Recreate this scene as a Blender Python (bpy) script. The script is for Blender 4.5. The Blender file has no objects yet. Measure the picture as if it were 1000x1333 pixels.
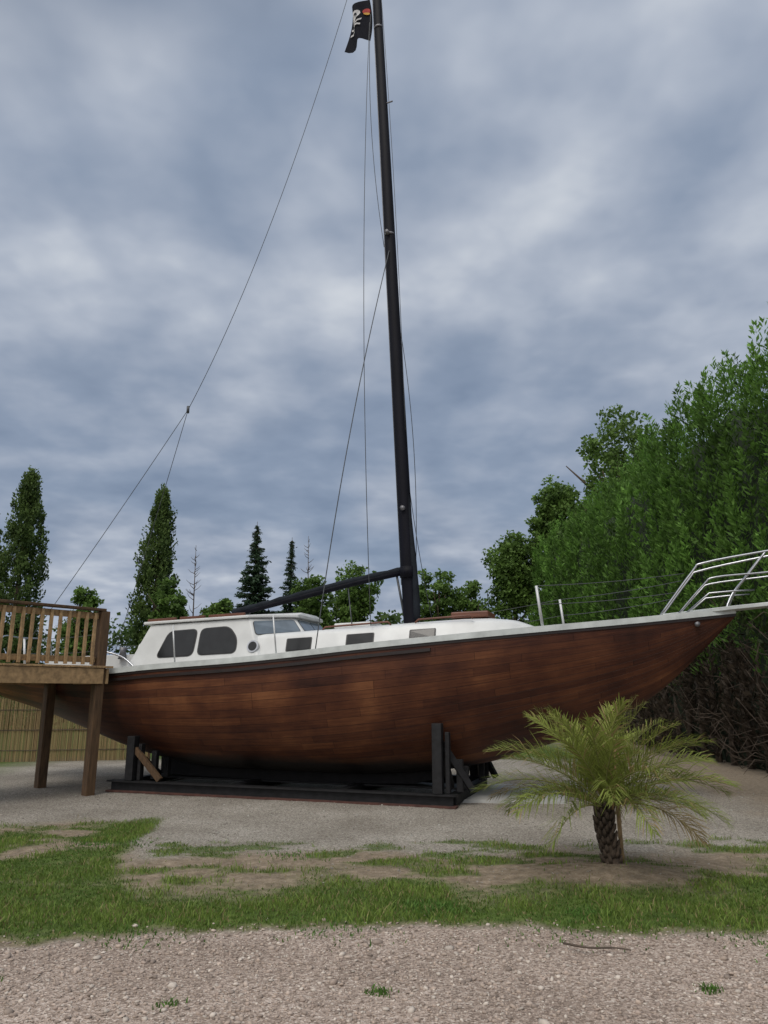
import bpy, math, random
import numpy as np
from mathutils import Vector, Matrix
random.seed(3); rng=np.random.default_rng(7)
scene=bpy.context.scene
scene.view_settings.view_transform='Standard'; scene.view_settings.look='None'; scene.view_settings.exposure=0
R=math.radians
# ---------------------------------------------------------------- materials
def new_mat(name):
    m=bpy.data.materials.new(name); m.use_nodes=True
    nt=m.node_tree; b=nt.nodes['Principled BSDF']; return m,nt,b
def ramp(nt,stops):
    r=nt.nodes.new('ShaderNodeValToRGB'); e=r.color_ramp.elements
    while len(e)<len(stops): e.new(0.5)
    for i,(p,c) in enumerate(stops):
        e[i].position=p; e[i].color=(*c,1)
    return r
def simple(name,col,rough=0.5,metal=0.0,var=0.25,scale=6,bump=0.0,bscale=60,stretch=None,spec=None):
    m,nt,b=new_mat(name)
    tc=nt.nodes.new('ShaderNodeTexCoord')
    mp=nt.nodes.new('ShaderNodeMapping'); nt.links.new(tc.outputs['Object'],mp.inputs[0])
    if stretch: mp.inputs['Scale'].default_value=stretch
    n=nt.nodes.new('ShaderNodeTexNoise'); n.inputs['Scale'].default_value=scale; n.inputs['Detail'].default_value=6
    nt.links.new(mp.outputs[0],n.inputs['Vector'])
    r=ramp(nt,[(0.3,tuple(c*(1-var) for c in col)),(0.7,tuple(min(1,c*(1+var)) for c in col))])
    nt.links.new(n.outputs['Fac'],r.inputs[0]); nt.links.new(r.outputs[0],b.inputs['Base Color'])
    b.inputs['Roughness'].default_value=rough; b.inputs['Metallic'].default_value=metal
    if spec is not None: b.inputs['Specular IOR Level'].default_value=spec
    if bump>0:
        n2=nt.nodes.new('ShaderNodeTexNoise'); n2.inputs['Scale'].default_value=bscale; n2.inputs['Detail'].default_value=4
        nt.links.new(mp.outputs[0],n2.inputs['Vector'])
        bp=nt.nodes.new('ShaderNodeBump'); bp.inputs['Strength'].default_value=bump; bp.inputs['Distance'].default_value=0.01
        nt.links.new(n2.outputs['Fac'],bp.inputs['Height']); nt.links.new(bp.outputs[0],b.inputs['Normal'])
    return m
def attr_mat(name,rough=0.7,trans=0.0,noise=0.0,nscale=20,spec=0.2):
    m,nt,b=new_mat(name)
    a=nt.nodes.new('ShaderNodeAttribute'); a.attribute_name='col'
    src=a.outputs['Color']
    if noise>0:
        tc=nt.nodes.new('ShaderNodeTexCoord')
        n=nt.nodes.new('ShaderNodeTexNoise'); n.inputs['Scale'].default_value=nscale; nt.links.new(tc.outputs['Object'],n.inputs['Vector'])
        mr=nt.nodes.new('ShaderNodeMapRange'); mr.inputs['To Min'].default_value=1-noise; mr.inputs['To Max'].default_value=1+noise
        nt.links.new(n.outputs['Fac'],mr.inputs['Value'])
        mx=nt.nodes.new('ShaderNodeVectorMath'); mx.operation='SCALE'
        nt.links.new(src,mx.inputs[0]); nt.links.new(mr.outputs[0],mx.inputs['Scale']); src=mx.outputs[0]
    nt.links.new(src,b.inputs['Base Color']); b.inputs['Roughness'].default_value=rough
    b.inputs['Specular IOR Level'].default_value=spec
    if trans>0:
        t=nt.nodes.new('ShaderNodeBsdfTranslucent'); nt.links.new(src,t.inputs['Color'])
        mix=nt.nodes.new('ShaderNodeMixShader'); mix.inputs[0].default_value=trans
        out=nt.nodes['Material Output']
        nt.links.new(b.outputs[0],mix.inputs[1]); nt.links.new(t.outputs[0],mix.inputs[2]); nt.links.new(mix.outputs[0],out.inputs[0])
    return m
M_leaf=attr_mat('leaf_mat',0.6,0.35)
M_grass=attr_mat('grass_mat',0.6,0.3)
M_stone=attr_mat('stone_mat',0.9,0,0.2,60)
M_bark=simple('bark_mat',(0.07,0.05,0.035),0.95,var=0.4,scale=8,bump=0.6,bscale=30,stretch=(1,1,0.25))
M_white=simple('white_gelcoat',(0.56,0.57,0.56),0.4,var=0.10,scale=3)
M_rail=simple('white_rail_paint',(0.50,0.53,0.52),0.45,var=0.18,scale=5)
M_deck=simple('deck_paint',(0.42,0.42,0.40),0.7,var=0.1)
M_mast=simple('mast_navy',(0.0035,0.0038,0.008),0.6,var=0.35,scale=3,stretch=(3,3,0.5),spec=.15)
M_boomc=simple('boom_cover',(0.012,0.015,0.020),0.8,var=0.3,scale=6,bump=.3,bscale=15,spec=.15)
M_steel=simple('stainless',(0.42,0.43,0.45),0.32,1.0,var=0.1)
M_dull=simple('dull_metal',(0.16,0.16,0.17),0.5,0.6,var=0.2)
M_alu=simple('white_tube',(0.52,0.53,0.53),0.4,0.2,var=0.1)
M_wire=simple('wire',(0.06,0.065,0.07),0.5,0.3)
M_black=simple('stand_black',(0.012,0.012,0.013),0.6,var=0.5,scale=10,bump=.3,spec=.3)
M_rust=simple('stand_rust',(0.07,0.028,0.020),0.8,var=0.4,scale=10)
M_teak=simple('teak_trim',(0.12,0.042,0.022),0.5,var=0.3,scale=10,stretch=(0.3,3,3))
M_dark=simple('rub_strake',(0.014,0.008,0.007),0.5,var=0.3)
M_anti=simple('keel_black',(0.010,0.009,0.010),0.9,var=0.4)
M_glass=simple('cabin_glass',(0.018,0.019,0.020),0.15,var=0.2,spec=.35)
M_glass2=simple('windscreen_glass',(0.10,0.13,0.16),0.06,var=0.15)
M_gasket=simple('window_gasket',(0.03,0.03,0.03),0.5)
M_pine=simple('deck_timber',(0.33,0.215,0.105),0.75,var=0.35,scale=7,stretch=(2,2,2),bump=.2)
M_post=simple('post_timber',(0.085,0.048,0.022),0.8,var=0.4,scale=8,stretch=(4,4,0.5),bump=.4)
M_conc=simple('concrete',(0.38,0.38,0.36),0.9,var=0.12,scale=5,bump=.2)
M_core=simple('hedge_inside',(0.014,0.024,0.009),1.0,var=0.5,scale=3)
M_twig=simple('dead_twig',(0.08,0.06,0.045),0.95,var=0.3)
M_ftex=simple('flag_black',(0.008,0.009,0.014),0.8,var=.2,spec=.1)
M_fwhite=simple('flag_white',(0.5,0.5,0.5),0.8,var=.1)
M_fred=simple('flag_red',(0.35,0.03,0.025),0.8,var=.1)
M_fyel=simple('flag_yellow',(0.5,0.28,0.04),0.8,var=.1)
# ---------------------------------------------------------------- mesh helpers
def link(o,parent=None):
    scene.collection.objects.link(o)
    if parent: o.parent=parent
    return o
def empty(name,loc=(0,0,0),rz=0):
    e=bpy.data.objects.new(name,None); e.location=loc; e.rotation_euler=(0,0,rz); e.empty_display_size=.3
    return link(e)
def mesh_np(name,V,F,mat,parent=None,col=None,smooth=False,uv=None):
    V=np.asarray(V,dtype=np.float32); F=np.asarray(F,dtype=np.int32); k=F.shape[1]
    me=bpy.data.meshes.new(name)
    me.vertices.add(len(V)); me.vertices.foreach_set('co',V.ravel())
    me.loops.add(F.size); me.loops.foreach_set('vertex_index',F.ravel())
    me.polygons.add(len(F)); me.polygons.foreach_set('loop_start',np.arange(0,F.size,k,dtype=np.int32))
    me.update(calc_edges=True)
    if smooth: me.polygons.foreach_set('use_smooth',np.ones(len(F),dtype=bool))
    if col is not None:
        a=me.attributes.new('col','FLOAT_COLOR','POINT')
        c=np.ones((len(V),4),dtype=np.float32); c[:,:3]=col; a.data.foreach_set('color',c.ravel())
    if uv is not None:
        l=me.uv_layers.new(name='UVMap'); l.data.foreach_set('uv',np.asarray(uv,dtype=np.float32)[F.ravel()].ravel())
    me.materials.append(mat)
    return link(bpy.data.objects.new(name,me),parent)
def mesh_py(name,V,F,mat,parent=None,smooth=False,bevel=0):
    me=bpy.data.meshes.new(name); me.from_pydata([tuple(v) for v in V],[],F); me.update()
    if smooth:
        me.polygons.foreach_set('use_smooth',np.ones(len(F),dtype=bool))
    me.materials.append(mat)
    o=link(bpy.data.objects.new(name,me),parent)
    if bevel>0:
        md=o.modifiers.new('b','BEVEL'); md.width=bevel; md.segments=2; md.limit_method='ANGLE'; md.angle_limit=R(35)
    return o
def frame_of(d,up=(0,0,1)):
    d=Vector(d).normalized(); up=Vector(up)
    if abs(d.dot(up))>0.97: up=Vector((0,1,0))
    s=d.cross(up).normalized(); u=s.cross(d).normalized(); return d,s,u
def beam(name,p0,p1,w,h,mat,parent=None,up=(0,0,1),bevel=0.006):
    p0=Vector(p0);p1=Vector(p1); d,s,u=frame_of(p1-p0,up)
    V=[]
    for p in (p0,p1):
        for a,b in ((-1,-1),(1,-1),(1,1),(-1,1)): V.append(p+s*a*w/2+u*b*h/2)
    F=[(0,1,2,3),(7,6,5,4),(0,4,5,1),(1,5,6,2),(2,6,7,3),(3,7,4,0)]
    return mesh_py(name,V,F,mat,parent,bevel=bevel)
def tube_data(pts,rad,seg=8):
    pts=[Vector(p) for p in pts]; n=len(pts)
    if not hasattr(rad,'__len__'): rad=[rad]*n
    V=[];F=[]; ps=None
    for i,p in enumerate(pts):
        d=(pts[min(i+1,n-1)]-pts[max(i-1,0)]).normalized()
        if ps is None: _,s,u=frame_of(d)
        else:
            s=(ps-d*ps.dot(d)).normalized(); u=s.cross(d)
        ps=s
        for k in range(seg):
            a=2*math.pi*k/seg; V.append(p+(s*math.cos(a)+u*math.sin(a))*rad[i])
    for i in range(n-1):
        for k in range(seg):
            a=i*seg+k;b=i*seg+(k+1)%seg; F.append((a,b,b+seg,a+seg))
    F.append(tuple(range(seg))[::-1]); F.append(tuple((n-1)*seg+k for k in range(seg)))
    return V,F
def tubes(name,list_pts,mat,parent=None,seg=8):
    V=[];F=[]
    for pts,r in list_pts:
        v,f=tube_data(pts,r,seg); o=len(V); V+=v; F+=[tuple(i+o for i in q) for q in f]
    return mesh_py(name,V,F,mat,parent,smooth=True)
def smooth_pts(pts,n=8):
    P=[Vector(p) for p in pts]; out=[]
    for i in range(len(P)-1):
        p0=P[max(i-1,0)];p1=P[i];p2=P[i+1];p3=P[min(i+2,len(P)-1)]
        for k in range(n):
            t=k/n
            out.append(0.5*((2*p1)+(p2-p0)*t+(2*p0-5*p1+4*p2-p3)*t*t+(3*p1-p0-3*p2+p3)*t**3))
    out.append(P[-1]); return out
# value noise
TAB=rng.random((256,256))
def vnoise(x,y):
    xi=np.floor(x).astype(int); yi=np.floor(y).astype(int); fx=x-xi; fy=y-yi
    fx=fx*fx*(3-2*fx); fy=fy*fy*(3-2*fy)
    g=lambda a,b: TAB[a%256,b%256]
    return (g(xi,yi)*(1-fx)+g(xi+1,yi)*fx)*(1-fy)+(g(xi,yi+1)*(1-fx)+g(xi+1,yi+1)*fx)*fy
def fbm(x,y,o=4):
    s=0;a=.5
    for i in range(o):
        s=s+a*vnoise(x*2**i+17.3*i,y*2**i+9.1*i); a*=.5
    return s/(1-.5**o)
def sm(a,b,x):
    t=np.clip((x-a)/(b-a),0,1); return t*t*(3-2*t)
# ---------------------------------------------------------------- world
SUN_EL,SUN_ROT=R(52),R(207)
sd=Vector((math.sin(SUN_ROT)*math.cos(SUN_EL),math.cos(SUN_ROT)*math.cos(SUN_EL),math.sin(SUN_EL)))
w=bpy.data.worlds.new('World'); scene.world=w; w.use_nodes=True; nt=w.node_tree; nt.nodes.clear()
out=nt.nodes.new('ShaderNodeOutputWorld')
sky=nt.nodes.new('ShaderNodeTexSky'); sky.sky_type='NISHITA'; sky.sun_disc=False; sky.sun_elevation=SUN_EL; sky.sun_rotation=SUN_ROT
bg1=nt.nodes.new('ShaderNodeBackground'); bg1.inputs[1].default_value=0.10; nt.links.new(sky.outputs[0],bg1.inputs[0])
tc=nt.nodes.new('ShaderNodeTexCoord'); sep=nt.nodes.new('ShaderNodeSeparateXYZ'); nt.links.new(tc.outputs['Generated'],sep.inputs[0])
def mth(op,a,b=None,c=None,clamp=False):
    n=nt.nodes.new('ShaderNodeMath'); n.operation=op; n.use_clamp=clamp
    for i,v in enumerate((a,b,c)):
        if v is None: continue
        if isinstance(v,(int,float)): n.inputs[i].default_value=v
        else: nt.links.new(v,n.inputs[i])
    return n.outputs[0]
z=mth('MAXIMUM',sep.outputs[2],0.0)
zz=mth('ADD',z,0.20)
px=mth('DIVIDE',sep.outputs[0],zz); py=mth('DIVIDE',sep.outputs[1],zz)
cmb=nt.nodes.new('ShaderNodeCombineXYZ'); nt.links.new(px,cmb.inputs[0]); nt.links.new(py,cmb.inputs[1]); cmb.inputs[2].default_value=3.7
def noise(scale,det,rough,dist,vec=cmb.outputs[0]):
    n=nt.nodes.new('ShaderNodeTexNoise'); n.inputs['Scale'].default_value=scale; n.inputs['Detail'].default_value=det
    n.inputs['Roughness'].default_value=rough; n.inputs['Distortion'].default_value=dist; nt.links.new(vec,n.inputs['Vector']); return n.outputs['Fac']
nA=noise(1.3,3,0.5,0.3); nB=noise(5.2,4,0.42,0.1); nC=noise(12.0,2,0.45,0.2)
mixn=mth('ADD',mth('ADD',mth('MULTIPLY',nA,0.46),mth('MULTIPLY',nB,0.39)),mth('MULTIPLY',nC,0.15))
cr=ramp(nt,[(0.33,(0.205,0.262,0.365)),(0.44,(0.262,0.322,0.428)),(0.52,(0.335,0.39,0.49)),(0.60,(0.43,0.48,0.57)),(0.70,(0.60,0.64,0.70))])
nt.links.new(mixn,cr.inputs[0])
zb=nt.nodes.new('ShaderNodeMapRange'); zb.interpolation_type='SMOOTHSTEP'
for k,v in zip(('From Min','From Max','To Min','To Max'),(0.80,1.0,1.0,2.0)): zb.inputs[k].default_value=v
nt.links.new(z,zb.inputs['Value'])
dp=nt.nodes.new('ShaderNodeVectorMath'); dp.operation='DOT_PRODUCT'; nt.links.new(tc.outputs['Generated'],dp.inputs[0]); dp.inputs[1].default_value=sd
sb=nt.nodes.new('ShaderNodeMapRange'); sb.interpolation_type='SMOOTHSTEP'
for k,v in zip(('From Min','From Max','To Min','To Max'),(0.35,1.0,1.0,2.4)): sb.inputs[k].default_value=v
nt.links.new(dp.outputs['Value'],sb.inputs['Value'])
wm=nt.nodes.new('ShaderNodeMapRange')
for k,v in zip(('From Min','From Max','To Min','To Max'),(0.2,0.9,0.0,0.75)): wm.inputs[k].default_value=v
nt.links.new(dp.outputs['Value'],wm.inputs['Value'])
mxw=nt.nodes.new('ShaderNodeMix'); mxw.data_type='RGBA'; nt.links.new(wm.outputs[0],mxw.inputs[0]); nt.links.new(cr.outputs[0],mxw.inputs[6]); mxw.inputs[7].default_value=(0.50,0.475,0.44,1)
stren=mth('MULTIPLY',zb.outputs[0],sb.outputs[0])
bg2=nt.nodes.new('ShaderNodeBackground'); nt.links.new(mxw.outputs[2],bg2.inputs[0]); nt.links.new(stren,bg2.inputs[1])
cov=nt.nodes.new('ShaderNodeMapRange'); 
for k,v in zip(('From Min','From Max','To Min','To Max'),(0.38,0.5,0.9,1.0)): cov.inputs[k].default_value=v
nt.links.new(nA,cov.inputs['Value'])
ms=nt.nodes.new('ShaderNodeMixShader'); nt.links.new(cov.outputs[0],ms.inputs[0]); nt.links.new(bg1.outputs[0],ms.inputs[1]); nt.links.new(bg2.outputs[0],ms.inputs[2])
nt.links.new(ms.outputs[0],out.inputs[0])
L=bpy.data.lights.new('sun','SUN'); L.energy=1.4; L.angle=R(25); L.color=(1,0.94,0.86)
lo=bpy.data.objects.new('sun',L); lo.rotation_euler=sd.to_track_quat('Z','Y').to_euler(); lo.location=(0,-5,20); link(lo)
# ---------------------------------------------------------------- camera
cam=bpy.data.cameras.new('camera'); cam.sensor_fit='VERTICAL'; cam.sensor_height=36; cam.lens=26; cam.clip_end=4000
co=bpy.data.objects.new('camera',cam); co.location=(0,0,1.55); co.rotation_euler=(R(90+13.7),0,0); link(co); scene.camera=co
# ---------------------------------------------------------------- ground
def edge1(x): return 5.30+0.20*np.exp(-((x-0.2)/1.6)**2)-0.20*sm(-.8,-2.8,x)+0.16*(fbm(x*1.3,x*0+5,3)-.5)
PALM=(1.95,6.9)
def masks(x,y):
    n=fbm(x*1.1,y*1.1,4); n2=fbm(x*4+9,y*4,3); nn=(n-.5)
    e=edge1(x)+0.16*(n2-.5)+.05*(vnoise(x*17,y*17)-.5)
    soil_top=7.9+1.7*sm(-2.2,-3.4,x)+0.5*sm(2.5,4,x)+1.6*nn
    soil=sm(e-.03,e+.06,y)*(1-sm(soil_top-.45,soil_top+.35,y))
    gtop=6.8+2.8*sm(-2.0,-3.0,x)+0.5*sm(2.4,3.2,x)+1.9*nn
    strip=sm(e-.02,e+.15,y)*(1-sm(gtop-.6,gtop+.3,y))
    pat=fbm(x*1.7+3,y*2.6+8,5)
    grass=strip*sm(.26,.50,pat+0.30*np.exp(-((y-5.9)/.6)**2)-.08*sm(6.3,6.9,y)*(x>-2.5))
    grass=np.maximum(grass,.75*sm(.49,.62,fbm(x*1.9+30,y*3+4,4))*sm(e,e+.3,y)*(1-sm(8.0,8.6,y+nn)))
    pm=np.exp(-(((x-PALM[0]+.05)/.66)**2+((y-PALM[1]+.12)/.40)**2))
    grass=grass*(1-sm(.22,.5,pm))
    soil=np.maximum(soil,sm(.15,.5,pm))
    fg=np.maximum(sm(17.5,19.5,y+2*nn),sm(-7.5,-9,x+1.5*nn)*sm(11,13,y)); far_grass=fg*(1-sm(4.5,6,x))
    litter=sm(4.4,5.6,x+1.2*nn+(y-9)*-.02)*sm(8.6,10.2,y+1.2*nn)
    soil=np.maximum(soil,litter*(0.85))
    grass=np.maximum(grass,far_grass)
    fore=1-sm(e-.05,e+.05,y)
    return grass,soil,fore,pm
def ground_z(x,y,pm):
    z=0.10*pm+0.02*(fbm(x*.7,y*.7,3)-.5)
    z=z+0.03*sm(edge1(x)-.05,edge1(x)+.3,y)*(1-sm(8,9.5,y))
    return z+0.014*(fbm(x*5,y*5,3)-.5)*sm(60,30,np.hypot(x,y))
geo=lambda a,b,n: np.geomspace(a,b,n)
xs=np.concatenate([-geo(7.2,1500,30)[::-1],np.arange(-7,7.001,.05),geo(7.2,1500,30)])
ys=np.concatenate([-geo(1,1500,20)[::-1],np.arange(-.5,3,.25),np.arange(3,13,.05),np.arange(13,20,.25),geo(20.3,1800,30)])
X,Y=np.meshgrid(xs,ys); g,s_,f_,pm=masks(X,Y); Z=ground_z(X,Y,pm)
nx=len(xs);ny=len(ys)
V=np.stack([X,Y,Z],-1).reshape(-1,3)
ii=np.arange(nx*ny).reshape(ny,nx); F=np.stack([ii[:-1,:-1],ii[:-1,1:],ii[1:,1:],ii[1:,:-1]],-1).reshape(-1,4)
m,nt,b=new_mat('ground_mat')
a=nt.nodes.new('ShaderNodeAttribute'); a.attribute_name='col'; sp=nt.nodes.new('ShaderNodeSeparateColor'); nt.links.new(a.outputs['Color'],sp.inputs[0])
tc=nt.nodes.new('ShaderNodeTexCoord'); P=tc.outputs['Object']
def tex(kind,scale,**k):
    n=nt.nodes.new(kind); n.inputs['Scale'].default_value=scale
    for kk,v in k.items(): n.inputs[kk].default_value=v
    nt.links.new(P,n.inputs['Vector']); return n
def mixc(fac,c1,c2,bt='MIX'):
    n=nt.nodes.new('ShaderNodeMix'); n.data_type='RGBA'; n.blend_type=bt
    for s,v in ((0,fac),(6,c1),(7,c2)):
        if isinstance(v,(int,float)): n.inputs[s].default_value=v
        elif isinstance(v,tuple): n.inputs[s].default_value=(*v,1)
        else: nt.links.new(v,n.inputs[s])
    return n.outputs[2]
v1=tex('ShaderNodeTexVoronoi',75.0)
sv=nt.nodes.new('ShaderNodeSeparateColor'); nt.links.new(v1.outputs['Color'],sv.inputs[0])
fr=ramp(nt,[(0,(0.18,0.14,0.113)),(0.45,(0.33,0.265,0.22)),(0.8,(0.43,0.35,0.295)),(1,(0.54,0.47,0.41))]); nt.links.new(sv.outputs[0],fr.inputs[0])
yr=ramp(nt,[(0,(0.15,0.135,0.112)),(0.5,(0.27,0.247,0.21)),(1,(0.40,0.375,0.33))]); nt.links.new(sv.outputs[1],yr.inputs[0])
nbig=tex('ShaderNodeTexNoise',0.9,Detail=6.0); nfine=tex('ShaderNodeTexNoise',14.0,Detail=8.0)
grav=mixc(sp.outputs[2],yr.outputs[0],fr.outputs[0])
gr2=ramp(nt,[(0.3,(0.72,0.70,0.68)),(0.7,(1.1,1.1,1.1))]); nt.links.new(nbig.outputs['Fac'],gr2.inputs[0])
grav=mixc(1.0,grav,gr2.outputs[0],'MULTIPLY')
dr=ramp(nt,[(0.3,(0.11,0.078,0.046)),(0.55,(0.21,0.155,0.098)),(0.75,(0.31,0.24,0.165))]); nt.links.new(nfine.outputs['Fac'],dr.inputs[0])
dirt=mixc(0.25,dr.outputs[0],yr.outputs[0])
gg=ramp(nt,[(0.3,(0.04,0.065,0.014)),(0.6,(0.085,0.13,0.028)),(0.8,(0.145,0.17,0.055))]); nt.links.new(nfine.outputs['Fac'],gg.inputs[0])
c=mixc(sp.outputs[1],grav,dirt); c=mixc(sp.outputs[0],c,gg.outputs[0])
nt.links.new(c,b.inputs['Base Color']); b.inputs['Roughness'].default_value=0.95; b.inputs['Specular IOR Level'].default_value=0.15
bp=nt.nodes.new('ShaderNodeBump'); bp.inputs['Strength'].default_value=0.7; bp.inputs['Distance'].default_value=0.012
ad=nt.nodes.new('ShaderNodeMath'); ad.operation='ADD'; nt.links.new(v1.outputs['Distance'],ad.inputs[0]); nt.links.new(nfine.outputs['Fac'],ad.inputs[1])
nt.links.new(ad.outputs[0],bp.inputs['Height']); nt.links.new(bp.outputs[0],b.inputs['Normal'])
mesh_np('ground',V,F,m,col=np.stack([g,s_,f_],-1).reshape(-1,3),smooth=True)
# ---- stones
t_=(1+5**.5)/2
IV=np.array([(-1,t_,0),(1,t_,0),(-1,-t_,0),(1,-t_,0),(0,-1,t_),(0,1,t_),(0,-1,-t_),(0,1,-t_),(t_,0,-1),(t_,0,1),(-t_,0,-1),(-t_,0,1)])/1.9
IF=np.array([(0,11,5),(0,5,1),(0,1,7),(0,7,10),(0,10,11),(1,5,9),(5,11,4),(11,10,2),(10,7,6),(7,1,8),(3,9,4),(3,4,2),(3,2,6),(3,6,8),(3,8,9),(4,9,5),(2,4,11),(6,2,10),(8,6,7),(9,8,1)])
def stones(name,x,y,size,cols):
    n=len(x); g,s,f,pm=masks(x,y); zz=ground_z(x,y,pm)
    sc=size[:,None]*rng.uniform(.6,1.3,(n,3))*np.array([1.15,1,.6])
    th=rng.uniform(0,6.28,n); v=IV[None]*(1+rng.uniform(-.25,.25,(n,12,1)))*sc[:,None,:]
    tilt=rng.uniform(-.5,.5,n); vx=v[:,:,0]*np.cos(tilt)[:,None]-v[:,:,2]*np.sin(tilt)[:,None]; vz=v[:,:,0]*np.sin(tilt)[:,None]+v[:,:,2]*np.cos(tilt)[:,None]
    c,s2=np.cos(th)[:,None],np.sin(th)[:,None]
    W=np.stack([vx*c-v[:,:,1]*s2+x[:,None],vx*s2+v[:,:,1]*c+y[:,None],vz+zz[:,None]+size[:,None]*.2],-1).reshape(-1,3)
    Fa=(IF[None]+np.arange(n)[:,None,None]*12).reshape(-1,3)
    mesh_np(name,W,Fa,M_stone,col=np.repeat(cols,12,0))
base=np.array([[.41,.335,.28],[.34,.27,.225],[.26,.21,.175],[.49,.43,.37],[.375,.30,.245]])
n=21000; x=rng.uniform(-3.6,3.6,n); y=3.5+rng.random(n)*2.3; keep=(y<edge1(x)+rng.normal(0,.09,n)); x=x[keep];y=y[keep];n=len(x)
stones('gravel',x,y,np.exp(rng.normal(-5.0,.42,n)),base[rng.integers(0,5,n)]*rng.uniform(.75,1.15,(n,1)))
n=9000; x=rng.uniform(-6.5,6,n); y=6.5+rng.random(n)**.8*6; g,s_,f_,pm=masks(x,y); keep=(rng.random(n)>g*1.2)&(rng.random(n)>s_*.6); x=x[keep];y=y[keep];n=len(x)
stones('gravel',x,y,np.exp(rng.normal(-4.95,.3,n)),base[rng.integers(0,5,n)]*rng.uniform(.6,.95,(n,1))*np.array([.90,1,1.03]))
# ---- grass
def blades(name,x,y,h,wd,cols,z0=None):
    n=len(x); g,s,f,pm=masks(x,y); z=ground_z(x,y,pm)
    th=rng.uniform(0,6.28,n); dx=np.cos(th)*wd/2; dy=np.sin(th)*wd/2; le=rng.normal(0,.55,(n,2))*h[:,None]
    A=np.stack([x-dx,y-dy,z-.003],-1);B=np.stack([x+dx,y+dy,z-.003],-1)
    C=np.stack([x+dx*.7+le[:,0]*.4,y+dy*.7+le[:,1]*.4,z+h*.6],-1);D=np.stack([x-dx*.7+le[:,0]*.4,y-dy*.7+le[:,1]*.4,z+h*.6],-1)
    E=np.stack([x+le[:,0],y+le[:,1],z+h],-1)
    V=np.stack([A,B,C,D,E],1).reshape(-1,3); o=np.arange(n)*5
    F=np.concatenate([np.stack([o,o+1,o+2],-1),np.stack([o,o+2,o+3],-1),np.stack([o+3,o+2,o+4],-1)])
    mesh_np(name,V,F,M_grass,col=np.repeat(cols,5,0))
n=200000; x=rng.uniform(-5.6,5,n); y=5.0+rng.random(n)**1.15*5; g,s_,f_,pm=masks(x,y)
keep=(rng.random(n)<g**1.4*1.0+0.008*s_); x=x[keep];y=y[keep];n=len(x)
cl=fbm(x*3,y*3,3)[:,None]; cl=np.clip((cl-.3)/.4,0,1)
gc=np.array([.075,.13,.022])*(1-cl)+np.array([.175,.25,.05])*cl; dry=rng.random(n)<.13; gc=gc*rng.uniform(.7,1.25,(n,1)); gc[dry]=np.array([.28,.23,.11])*rng.uniform(.7,1.1,(dry.sum(),1))
blades('grass',x,y,rng.uniform(.010,.036,n)*(0.4+1.2*cl[:,0])*(1+.8*(rng.random(n)<.07)),rng.uniform(.005,.010,n),gc)
xs_=[];ys_=[]
for cx,cy,r,k in ((-.02,4.42,.04,90),(1.75,4.45,.04,90),(-2.2,4.6,.04,60),(2.05,3.98,.05,160),(-1.1,4.25,.04,40),(0.35,5.85,.14,500),(1.45,5.75,.1,300),(-2.9,8.2,.25,500),(-.9,7.6,.15,150),(.7,7.5,.12,80),(-.3,5.45,.2,160),(1.2,5.4,.25,160),(-1.6,5.3,.2,160),(2.4,5.3,.2,140)):
    xs_.append(rng.normal(cx,r,k)); ys_.append(rng.normal(cy,r*.7,k))
x=np.concatenate(xs_);y=np.concatenate(ys_);n=len(x)
blades('weeds',x,y,rng.uniform(.01,.034,n),rng.uniform(.006,.014,n),np.array([.09,.18,.035])*rng.uniform(.6,1.3,(n,1)))
tubes('fallen_stick',[(smooth_pts([(1.12,5.12,.03),(1.25,5.02,.035),(1.42,5.03,.03),(1.50,4.99,.03)],4),[.007]*4+[.006]*4+[.004]*5)],M_twig)
# ---------------------------------------------------------------- foliage generators
def norm(a): return a/np.maximum(np.linalg.norm(a,axis=-1,keepdims=True),1e-6)
def leaf_mesh(name,C,D,length,width,cols,parent=None,mat=None):
    n=len(C); D=norm(D); S=norm(np.cross(D,norm(rng.normal(0,1,(n,3)))))
    Nn=np.cross(D,S); l=length[:,None]/2; w_=width[:,None]/2
    V=np.stack([C-D*l,C+S*w_+Nn*w_*.3,C+D*l,C-S*w_+Nn*w_*.3],1).reshape(-1,3)
    o=np.arange(n)*4; F=np.stack([o,o+1,o+2,o+3],-1)
    return mesh_np(name,V,F,mat or M_leaf,parent,col=np.repeat(cols,4,0))
def clumps(cent,rad,m,leaf,colA,colB,squash=.8):
    k=len(cent); C=np.repeat(cent,m,0); r=np.repeat(rad,m)[:,None]
    off=norm(rng.normal(0,1,(k*m,3)))*(rng.random((k*m,1))**.45)*r; off[:,2]*=squash
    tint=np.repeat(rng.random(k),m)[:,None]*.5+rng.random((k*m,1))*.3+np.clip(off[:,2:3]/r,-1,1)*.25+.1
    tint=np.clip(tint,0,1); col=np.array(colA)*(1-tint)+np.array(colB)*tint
    D=off/r+rng.normal(0,.6,(k*m,3)); D[:,2]-=.2
    L_=leaf*rng.uniform(.6,1.3,k*m)
    return C+off,D,L_,L_*rng.uniform(.5,.8,k*m),col
def limbs(base,H,r,top_frac=.8,nl=7,spread=2.0,start=.3):
    out=[([ (base[0],base[1],-.1),(base[0]+.05*H*random.uniform(-.3,.3),base[1],H*.4),(base[0]+random.uniform(-.1,.1),base[1],H*top_frac)],[r,r*.7,r*.2])]
    for i in range(nl):
        z0=H*(start+(top_frac-start)*.8*i/nl); a=random.uniform(0,6.28); s=spread*random.uniform(.5,.9)
        out.append(([(base[0],base[1],z0),(base[0]+math.cos(a)*s*.5,base[1]+math.sin(a)*s*.5,z0+s*.45),(base[0]+math.cos(a)*s,base[1]+math.sin(a)*s,z0+s*1.0)],[r*.4,r*.25,r*.08]))
    return out
GA=(.042,.08,.020); GB=(.165,.275,.06)
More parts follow.
